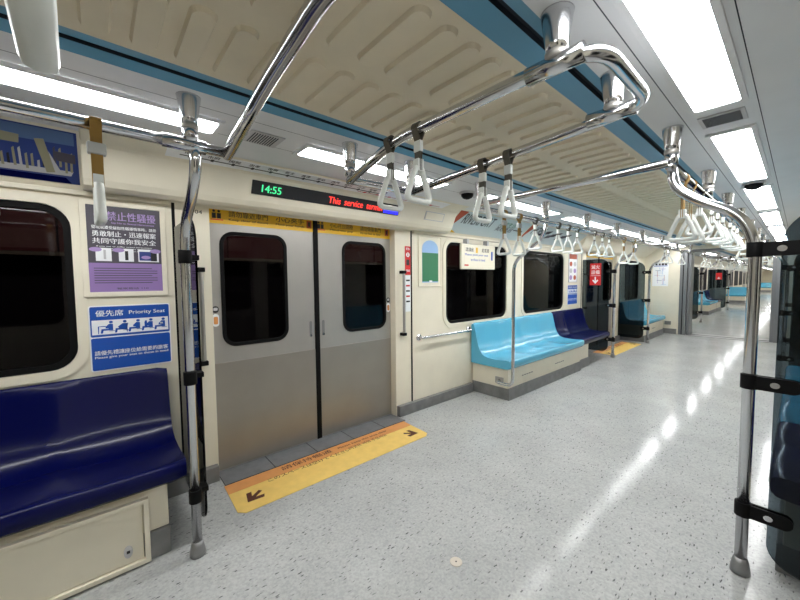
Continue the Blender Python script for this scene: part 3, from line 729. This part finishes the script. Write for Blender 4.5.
# blue priority sign
def priority(x0, x1, z0, z1, lab, full=True):
    t = thing('priority_seat_sign', ((x0 + x1) / 2, YW, z0), lab, 'sign', 'blue priority seat signs')
    W = x1 - x0; H = z1 - z0
    m = MB(); m.prism(rrect(x0, x1, z0, z1, .012, 4), 'y', YS - .001, YW, 'signwhite'); m.build('plate', t)
    m = MB(); zm = z0 + H * .515
    m.prism(rrect(x0 + .006, x1 - .006, zm + .004, z1 - .006, .008, 4), 'y', YS - .0018, YS - .001, 'signblue')
    m.prism(rrect(x0 + .006, x1 - .006, z0 + .006, zm - .002, .008, 4), 'y', YS - .0018, YS - .001, 'signblue')
    m.box(x0 + .012, x1 - .012, YS - .0024, YS - .0018, zm + .016, z1 - H * .22, 'signwhite'); m.build('panel', t)
    y = YS - .003
    m = MB()
    for i in range(5):      # five seated figures
        cx = x0 + W * (.20 + .163 * i); zb = zm + .020; q = W / .36; v = H / .42
        P = lambda pts: [(cx + a * q, zb + c * v) for a, c in pts]
        hx = .018
        m.prism([(cx + (hx + .0085 * math.cos(u / 10 * 6.283)) * q, zb + (.072 + .0085 * math.sin(u / 10 * 6.283)) * v) for u in range(10)], 'y', y, y + .0006, 'signblue')
        m.prism(P([(.026, .06), (.01, .062), (-.004, .045), (-.006, .034), (.004, .032), (.026, .024)] if i != 1 else [(.026, .06), (.008, .06), (-.012, .04), (-.008, .03), (.026, .024)]), 'y', y, y + .0006, 'signblue')
        m.prism(P([(.026, .03), (-.022, .03), (-.026, .002), (-.017, .002), (-.014, .019), (.026, .019)]), 'y', y, y + .0006, 'signblue')
        m.prism(P([(.01, .014), (.034, .014), (.034, .017), (.01, .017)]), 'y', y, y + .0006, 'signblue')
        if i == 0: m.prism(P([(-.036, .0), (-.033, .0), (-.031, .045), (-.004, .044), (-.004, .05), (-.036, .048)]), 'y', y, y + .0006, 'signblue')
        if i == 2: m.prism(P([(-.04, .06), (-.026, .06), (-.03, .035), (-.03, .002), (-.034, .002), (-.034, .035)]), 'y', y, y + .0006, 'signblue')
        if i == 3: m.prism(P([(-.012, .03), (.0, .03), (.0, .06), (-.012, .06)]), 'y', y, y + .0006, 'signblue'); m.prism(P([(-.010, .058), (-.001, .058), (-.001, .068), (-.010, .068)]), 'y', y, y + .0006, 'signblue')
        if i == 4: m.prism(P([(.002, .04), (.016, .04), (.016, .05), (.002, .05)]), 'y', y - .0004, y, 'pgrey')
    m.build('pictograms', t)
    m = MB(); y = YS - .0026
    m.text('優先席', (x0 + W * .08, y, z1 - H * .165), X, Z, H * .095, 'signwhite', w=W * .32)
    m.text('Priority Seat', (x0 + W * .47, y, z1 - H * .165), X, Z, H * .075, 'signwhite', w=W * .46)
    if full:
        m.text('請優先禮讓座位給需要的旅客', (x0 + W * .05, y, z0 + H * .245), X, Z, H * .07, 'signwhite', w=W * .90)
        m.text('Please give your seat to those in need', (x0 + W * .05, y, z0 + H * .185), X, Z, H * .045, 'signwhite', w=W * .90)
    m.build('lettering', t)
priority(-.040, .322, .805, 1.158, 'blue Priority Seat sign with seated figures above the near navy bench')
priority(5.71, 6.08, .86, 1.18, 'small blue sign above the navy bench beside the glass panel', True)
# green arched sticker panel
t = frame_thing('wall_sticker', 2.37, 2.70, 1.215, 1.715, 'framed green sticker with an arched pale blue top beside the dark window', 'sticker', 'cream', fw=.01)
m = MB(); arch = [(2.42, 1.255), (2.65, 1.255), (2.65, 1.59)] + [(2.535 + .115 * math.cos(math.radians(15 * k)), 1.59 + .085 * math.sin(math.radians(15 * k))) for k in range(13)]
m.prism(arch, 'y', YS - .006, YS - .004, 'sky'); m.box(2.42, 2.65, YS - .0068, YS - .006, 1.265, 1.55, 'green'); m.box(2.52, 2.56, YS - .0072, YS - .0068, 1.258, 1.275, 'signwhite')
m.build('picture', t)
# emergency label by the door
t = thing('emergency_label', (2.235, YW, .98), 'narrow red and white emergency label on the pillar right of the door', 'label')
m = MB(); m.box(2.20, 2.268, YS, YW, 1.33, 1.60, 'red'); m.box(2.20, 2.268, YS, YW, .98, 1.325, 'signwhite'); m.build('plate', t)
m = MB(); m.prism([(2.235 + .022 * math.cos(u / 16 * 6.283), 1.52 + .022 * math.sin(u / 16 * 6.283)) for u in range(16)], 'y', YS - .0008, YS, 'signwhite')
m.text('緊急', (2.212, YS - .0008, 1.565), X, Z, .022, 'signwhite', w=.045); m.box(2.23, 2.24, YS - .0012, YS - .0008, 1.507, 1.535, 'red')
m.box(2.215, 2.255, YS - .0008, YS, 1.42, 1.475, 'ink'); m.text('對講機', (2.208, YS - .0008, 1.36), X, Z, .022, 'signwhite', w=.05)
for i in range(5): m.box(2.21, 2.258, YS - .0008, YS, 1.27 - i * .05, 1.285 - i * .05, 'red' if i % 2 else 'ink')
m.build('lettering', t)
# coach number
m = MB(); m.text('1104', (.438, YW - .0012, 1.70), X, Z, .022, 'ink', w=.075)
tag(m.build('number_sticker'), 'small black number on the cream pillar left of the near door', 'sticker')
# pink poster beside the far window
t = frame_thing('poster', 5.73, 6.05, 1.22, 1.70, 'pale pink safety poster right of the second window', 'poster', 'signwhite', 'pgrey')
m = MB(); m.box(5.75, 6.03, YS - .0055, YS - .004, 1.60, 1.68, 'rust')
for i in range(3):
    for j in range(2): m.prism([(5.81 + .15 * j + .05 * math.cos(u / 10 * 6.283), 1.52 - .11 * i + .04 * math.sin(u / 10 * 6.283)) for u in range(10)], 'y', YS - .0055, YS - .004, ('rust', 'pgrey', 'lilac')[(i + j) % 3])
m.build('pictures', t)
# notice board hung before the window
t = thing('notice_board', (3.25, 2.40, 1.39), 'white notice board with Chinese lettering hung before the upper window', 'notice board')
m = MB(); m.box(2.945, 3.565, 2.375, 2.405, 1.395, 1.668, 'cream'); m.build('case', t, .008)
m = MB(); m.box(2.985, 3.54, 2.372, 2.3755, 1.425, 1.645, 'cream'); m.build('panel', t)
m = MB(); y = 2.3715
m.text('請讓座', (3.01, y, 1.585), X, Z, .045, 'ink', w=.14); m.text('給需要', (3.30, y, 1.585), X, Z, .045, 'ink', w=.14)
m.build('lettering', t); m = MB(); m.box(3.19, 3.225, y, y + .0005, 1.575, 1.635, 'yellow'); m.build('icon', t); m = MB(); m.text('Please yield your seat', (3.0, y, 1.535), X, Z, .03, 'signblue', w=.42)
m.text('to those in need', (3.1, y, 1.485), X, Z, .03, 'signblue', w=.26); m.build('lettering', t); m = MB(); m.box(3.48, 3.51, y, y + .0005, 1.5, 1.60, 'signblue'); m.box(2.99, 3.06, y, y + .0005, 1.43, 1.445, 'red')
m.build('mark', t)
for q in (3.05, 3.42): m = MB(); m.box(q, q + .03, 2.385, 2.45, 1.66, 1.722, 'pgrey'); m.build('bracket', t)
# route map strip over the door (on the sloping top of the header)
o0 = Vector((0, 2.07, CEIL - .002)); o1 = Vector((0, 2.215, 1.945)); U = (o0 - o1).normalized(); Nn = Vector((1, 0, 0)).cross(U)
def slope(x, v, off=.001): return Vector((x, o1.y, o1.z)) + U * v + Nn * off
def slope_poly(m, pts, off, k):
    P = [slope(a, c, off) for a, c in pts]; Q = [slope(a, c, off - .0008) for a, c in pts]; n = len(P)
    m.add(P + Q, [tuple(range(n)), tuple(range(2 * n - 1, n - 1, -1))] + [(i, (i + 1) % n, n + (i + 1) % n, n + i) for i in range(n)], k)
t = thing('route_map', (1.3, 2.2, 1.955), 'long white route map strip above the door display', 'route map')
m = MB(); slope_poly(m, [(.30, .004), (2.45, .004), (2.45, .118), (.30, .118)], .0012, 'signwhite'); m.build('strip', t)
m = MB(); slope_poly(m, [(.36, .045), (1.75, .045), (1.75, .054), (.36, .054)], .0020, 'ink'); slope_poly(m, [(1.5, .02), (2.4, .02), (2.4, .026), (1.5, .026)], .0020, 'rust')
for i in range(13):
    x = .40 + i * .108
    slope_poly(m, [(x, .036), (x + .015, .036), (x + .015, .063), (x, .063)], .0024, 'ink')
    sn = MB(); sn.text(('南港', '市府', '國館', '忠孝', '復興', '新生', '善導', '車站', '西門', '龍山', '江子', '新埔', '板橋')[i], slope(x - .022, .072, .0024), X, U, .032, 'ink', w=.06); sn.build('station_name', t)
for i in range(7): slope_poly(m, [(1.55 + i * .12, .014), (1.575 + i * .12, .014), (1.575 + i * .12, .034), (1.55 + i * .12, .034)], .0024, 'red')
m.build('route_line', t)
# LED display
h0 = Vector((0, 2.232, 1.935)); h1 = Vector((0, 2.285, 1.815)); UD = (h0 - h1).normalized(); ND = Vector((1, 0, 0)).cross(UD)
def dp(x, v, off=.0): return Vector((x, h1.y, h1.z)) + UD * v + ND * off
t = thing('led_display', (1.38, 2.26, 1.82), 'black LED display over the door showing the time in green', 'display')
m = MB(); P = [dp(x, v, o) for o in (-.004, .007) for x, v in ((.755, .018), (1.965, .018), (1.965, .104), (.755, .104))]
m.add(P, [(0, 1, 2, 3), (4, 5, 6, 7), (0, 1, 5, 4), (1, 2, 6, 5), (2, 3, 7, 6), (3, 0, 4, 7)], 'ink'); m.build('case', t, .002)
m = MB(); m.text('14:55', dp(.815, .038, .0082), X, UD, .046, 'ledgreen', w=.125); m.build('clock_digits', t)
for wd, wx, ww in (('This', 1.29, .10), ('service', 1.425, .165), ('termin', 1.625, .155)):
    m = MB(); m.text(wd, dp(wx, .036, .0082), X, UD, .046, 'ledred', w=ww); m.build('led_word', t)
m = MB(); m.add([dp(x, v, .0082) for x, v in ((1.80, .026), (1.955, .026), (1.955, .07), (1.80, .07))], [(0, 1, 2, 3)], 'ledblue'); m.build('lit_block', t)
# vent grille on the header end
m = MB()
for a, c, v0, v1, o, k in ((2.28, 2.53, .02, .10, .004, 'pgrey'), (2.29, 2.52, .027, .093, .006, 'cream')):
    P = [dp(x, v, q) for q in (-.003, o) for x, v in ((a, v0), (c, v0), (c, v1), (a, v1))]
    m.add(P, [(0, 1, 2, 3), (4, 5, 6, 7), (0, 1, 5, 4), (1, 2, 6, 5), (2, 3, 7, 6), (3, 0, 4, 7)], k)
tag(m.build('speaker_cover'), 'rectangular cover plate on the header right of the LED display', 'cover')
# adverts on the sloping cove
q0 = Vector((0, C + 1.225, CEIL - .006)); q1 = Vector((0, C + 1.462, 1.775)); UA = (q0 - q1).normalized(); NA = Vector((1, 0, 0)).cross(UA); HA = (q0 - q1).length
def ap(x, v, off=.002): return Vector((x, q1.y, q1.z)) + UA * v * HA + NA * off
def apoly(m, pts, off, k):
    P = [ap(a, c, off) for a, c in pts]; Q = [ap(a, c, off - .001) for a, c in pts]; n = len(P)
    m.add(P + Q, [tuple(range(n)), tuple(range(2 * n - 1, n - 1, -1))] + [(i, (i + 1) % n, n + (i + 1) % n, n + i) for i in range(n)], k)
t = thing('advert', (-.5, 2.3, 1.78), 'blue photographic advert on the cove at the upper left', 'advert', 'adverts on the sloping cove')
m = MB(); apoly(m, [(-1.2, .02), (-.04, .02), (-.04, .99), (-1.2, .99)], .0025, 'adblue'); m.build('panel', t)
m = MB(); random.seed(11)
apoly(m, [(-1.19, .70), (-.05, .76), (-.05, .97), (-1.19, .97)], .0030, 'tunnelblue')
for q in (-.95, -.62, -.30): apoly(m, [(q, .66), (q + .07, .66), (q + .075, .80), (q, .82)], .0038, 'khaki')
apoly(m, [(-1.1, .14), (-.07, .18), (-.06, .27), (-1.1, .32)], .0034, 'pgrey')
for i in range(60):
    x = -1.18 + i * .0188; h = random.uniform(.15, .45); z = random.uniform(.22, .34)
    apoly(m, [(x, z), (x + .009, z), (x + .011, z + h), (x + .003, z + h * .9)], .0036 + .0001 * (i % 3), random.choice(['khaki', 'khaki', 'posterdark', 'pgrey', 'ink']))
apoly(m, [(-.155, .20), (-.125, .22), (-.15, .80), (-.18, .78)], .0042, 'khaki'); apoly(m, [(-.125, .22), (-.10, .20), (-.14, .60)], .0042, 'pgrey'); apoly(m, [(-.115, .45), (-.05, .43), (-.05, .60), (-.12, .62)], .0042, 'posterdark')
apoly(m, [(-1.19, .03), (-.07, .03), (-.09, .14), (-1.19, .16)], .0040, 'navy'); m.build('pictures', t)
def ad(x0, x1, lab, word, main):
    t = thing('advert', ((x0 + x1) / 2, 2.3, 1.78), lab, 'advert', 'adverts on the sloping cove')
    m = MB(); apoly(m, [(x0, .02), (x1, .02), (x1, .99), (x0, .99)], .0025, 'adwhite'); m.build('panel', t)
    m = MB(); w = .16
    apoly(m, [(x0, .03), (x0 + .03, .03), (x0 + w * .25, .4), (x0 + w * .8, .98), (x0, .98)], .0032, 'rust'); apoly(m, [(x0 + .05, .03), (x0 + .17, .03), (x0 + .09, .14)], .0033, 'yellow')
    if not main:
        for i in range(9): apoly(m, [(x0 + .25 + .1 * i, .35 + .1 * (i % 3)), (x0 + .38 + .1 * i, .42 + .1 * (i % 3)), (x0 + .42 + .1 * i, .62 + .1 * (i % 3)), (x0 + .28 + .1 * i, .55 + .1 * (i % 3))], .0032, 'posterdark' if i % 2 else 'ink')
    m.build('pictures', t)
    m = MB(); m.text(word, ap(x0 + .13, .48, .0036), X, UA, .13, 'ink', w=.52 if main else .3); m.build('lettering', t)
    if main:
        for wd, v, k in (('河岸生活', .62, 'green'), ('美好新居', .38, 'posterdark')): m = MB(); m.text(wd, ap(x0 + .76, v, .0036), X, UA, .07, k, w=.34); m.build('lettering', t)
        m = MB(); apoly(m, [(x0 + 1.12, .5), (x0 + 1.32, .5), (x0 + 1.32, .55), (x0 + 1.12, .55)], .0034, 'posterdark'); m.build('rule', t)
ad(2.72, 4.10, 'pale advert with a rust corner above the notice board window', 'RIVERFORT', True)
ad(4.12, 5.80, 'pale advert with dark shapes above the second window past the door', 'HOME', False)
# map poster on the end wall
t = thing('map_poster', (XE, 2.13, 1.1), 'white network map poster on the end wall beside the gangway', 'poster')
m = MB(); m.box(XE - .012, XE - .005, 1.98, 2.28, 1.09, 1.64, 'signwhite'); m.build('panel', t)
m = MB()
for i in range(4): m.box(XE - .0128, XE - .012, 2.01 + .06 * i, 2.05 + .06 * i, 1.575, 1.615, 'ink')
m.box(XE - .0128, XE - .012, 2.0, 2.26, 1.55, 1.565, 'signblue')
random.seed(3)
for i in range(16):
    a = random.uniform(2.0, 2.2); z = random.uniform(1.12, 1.5)
    if i % 2: m.box(XE - .0128, XE - .012, a, a + .006, z, min(1.53, z + .14), random.choice(['lilac', 'sky', 'rust']))
    else: m.box(XE - .0128, XE - .012, a, min(2.26, a + .1), z, z + .006, random.choice(['lilac', 'sky', 'adblue']))
m.build('route_lines', t)
m = MB(); m.box(XE - .03, XE - .006, 1.90, 2.02, .21, .29, 'kick'); tag(m.build('socket_box', bevel=.004), 'small dark box low on the end wall by the gangway', 'socket box')
# red extinguisher sign on the glass
def red_sign(x, y0, y1, z0, z1, lab, full):
    t = thing('extinguisher_sign', (x, (y0 + y1) / 2, z0), lab, 'sign', 'red extinguisher signs on the glass panels')
    m = MB(); m.box(x - .008, x - .0055, y0, y1, z0, z1, 'red'); m.build('plate', t)
    m = MB(); h = z1 - z0; w = y1 - y0; X0 = x - .0088
    if full:
        m.text('滅火', (X0, y1 - w * .12, z1 - h * .26), (0, -1, 0), Z, h * .19, 'signwhite', w=w * .76); m.text('設備', (X0, y1 - w * .12, z1 - h * .50), (0, -1, 0), Z, h * .19, 'signwhite', w=w * .76)
        m.box(X0, X0 + .0008, y0 + .01, y1 - .01, z0 + h * .43, z0 + h * .445, 'signwhite')
    yc = (y0 + y1) / 2
    m.box(X0, X0 + .0008, yc - w * .06, yc + w * .06, z0 + h * .15, z0 + h * .38, 'signwhite')
    m.prism([(yc, z0 + h * .06), (yc + w * .28, z0 + h * .22), (yc + w * .18, z0 + h * .26), (yc, z0 + h * .15), (yc - w * .18, z0 + h * .26), (yc - w * .28, z0 + h * .22)], 'x', X0 - .0003, X0 + .0004, 'signwhite')
    m.build('lettering', t)
red_sign(6.27, 2.15, 2.32, 1.17, 1.53, 'red sign with white characters and a down arrow on smoked glass', True)
red_sign(18.65, 2.02, 2.2, 1.2, 1.46, 'tiny red sign on the second glass panel beyond the gangway', False)

# ------------------------------------------------------------------ light outside, world, camera
def area(name, loc, rot, sx, sy, e, col):
    l = bpy.data.lights.new(name, 'AREA'); l.shape = 'RECTANGLE'; l.size = sx; l.size_y = sy; l.energy = e; l.color = col
    o = bpy.data.objects.new(name, l); COL.objects.link(o); o.location = loc; o.rotation_euler = rot; return o
area('added_wall_fill', (2.5, 3.3, 2.75), (math.radians(30), 0, 0), 9, .1, 45, (1, .85, .8))  # unseen fill added outside to brighten the red station wall behind the windows
w = bpy.data.worlds.new('World'); S.world = w; w.use_nodes = True
w.node_tree.nodes['Background'].inputs[0].default_value = (.02, .022, .026, 1); w.node_tree.nodes['Background'].inputs[1].default_value = .3
R_ = [(0.7535962, -0.6572801, -0.0086941), (0.0437908, 0.0370021, 0.9983553), (0.6558773, 0.7527375, -0.0566675)]
cam = bpy.data.cameras.new('camera'); co = bpy.data.objects.new('camera', cam); COL.objects.link(co)
r, u, f = (Vector(v) for v in R_)
mt = Matrix((r, u, -f)).transposed().to_4x4(); mt.translation = (0, 0, 1.28); co.matrix_world = mt
cam.sensor_width = 36; cam.lens = 347.87 * 36 / 800; cam.clip_start = .02; cam.clip_end = 200
S.camera = co
S.view_settings.view_transform = 'Standard'; S.view_settings.look = 'None'; S.view_settings.gamma = 1; S.view_settings.use_curve_mapping = False
S.view_settings.exposure = .62
S.cycles.max_bounces = 10; S.cycles.diffuse_bounces = 6; S.cycles.glossy_bounces = 5; S.cycles.transparent_max_bounces = 16
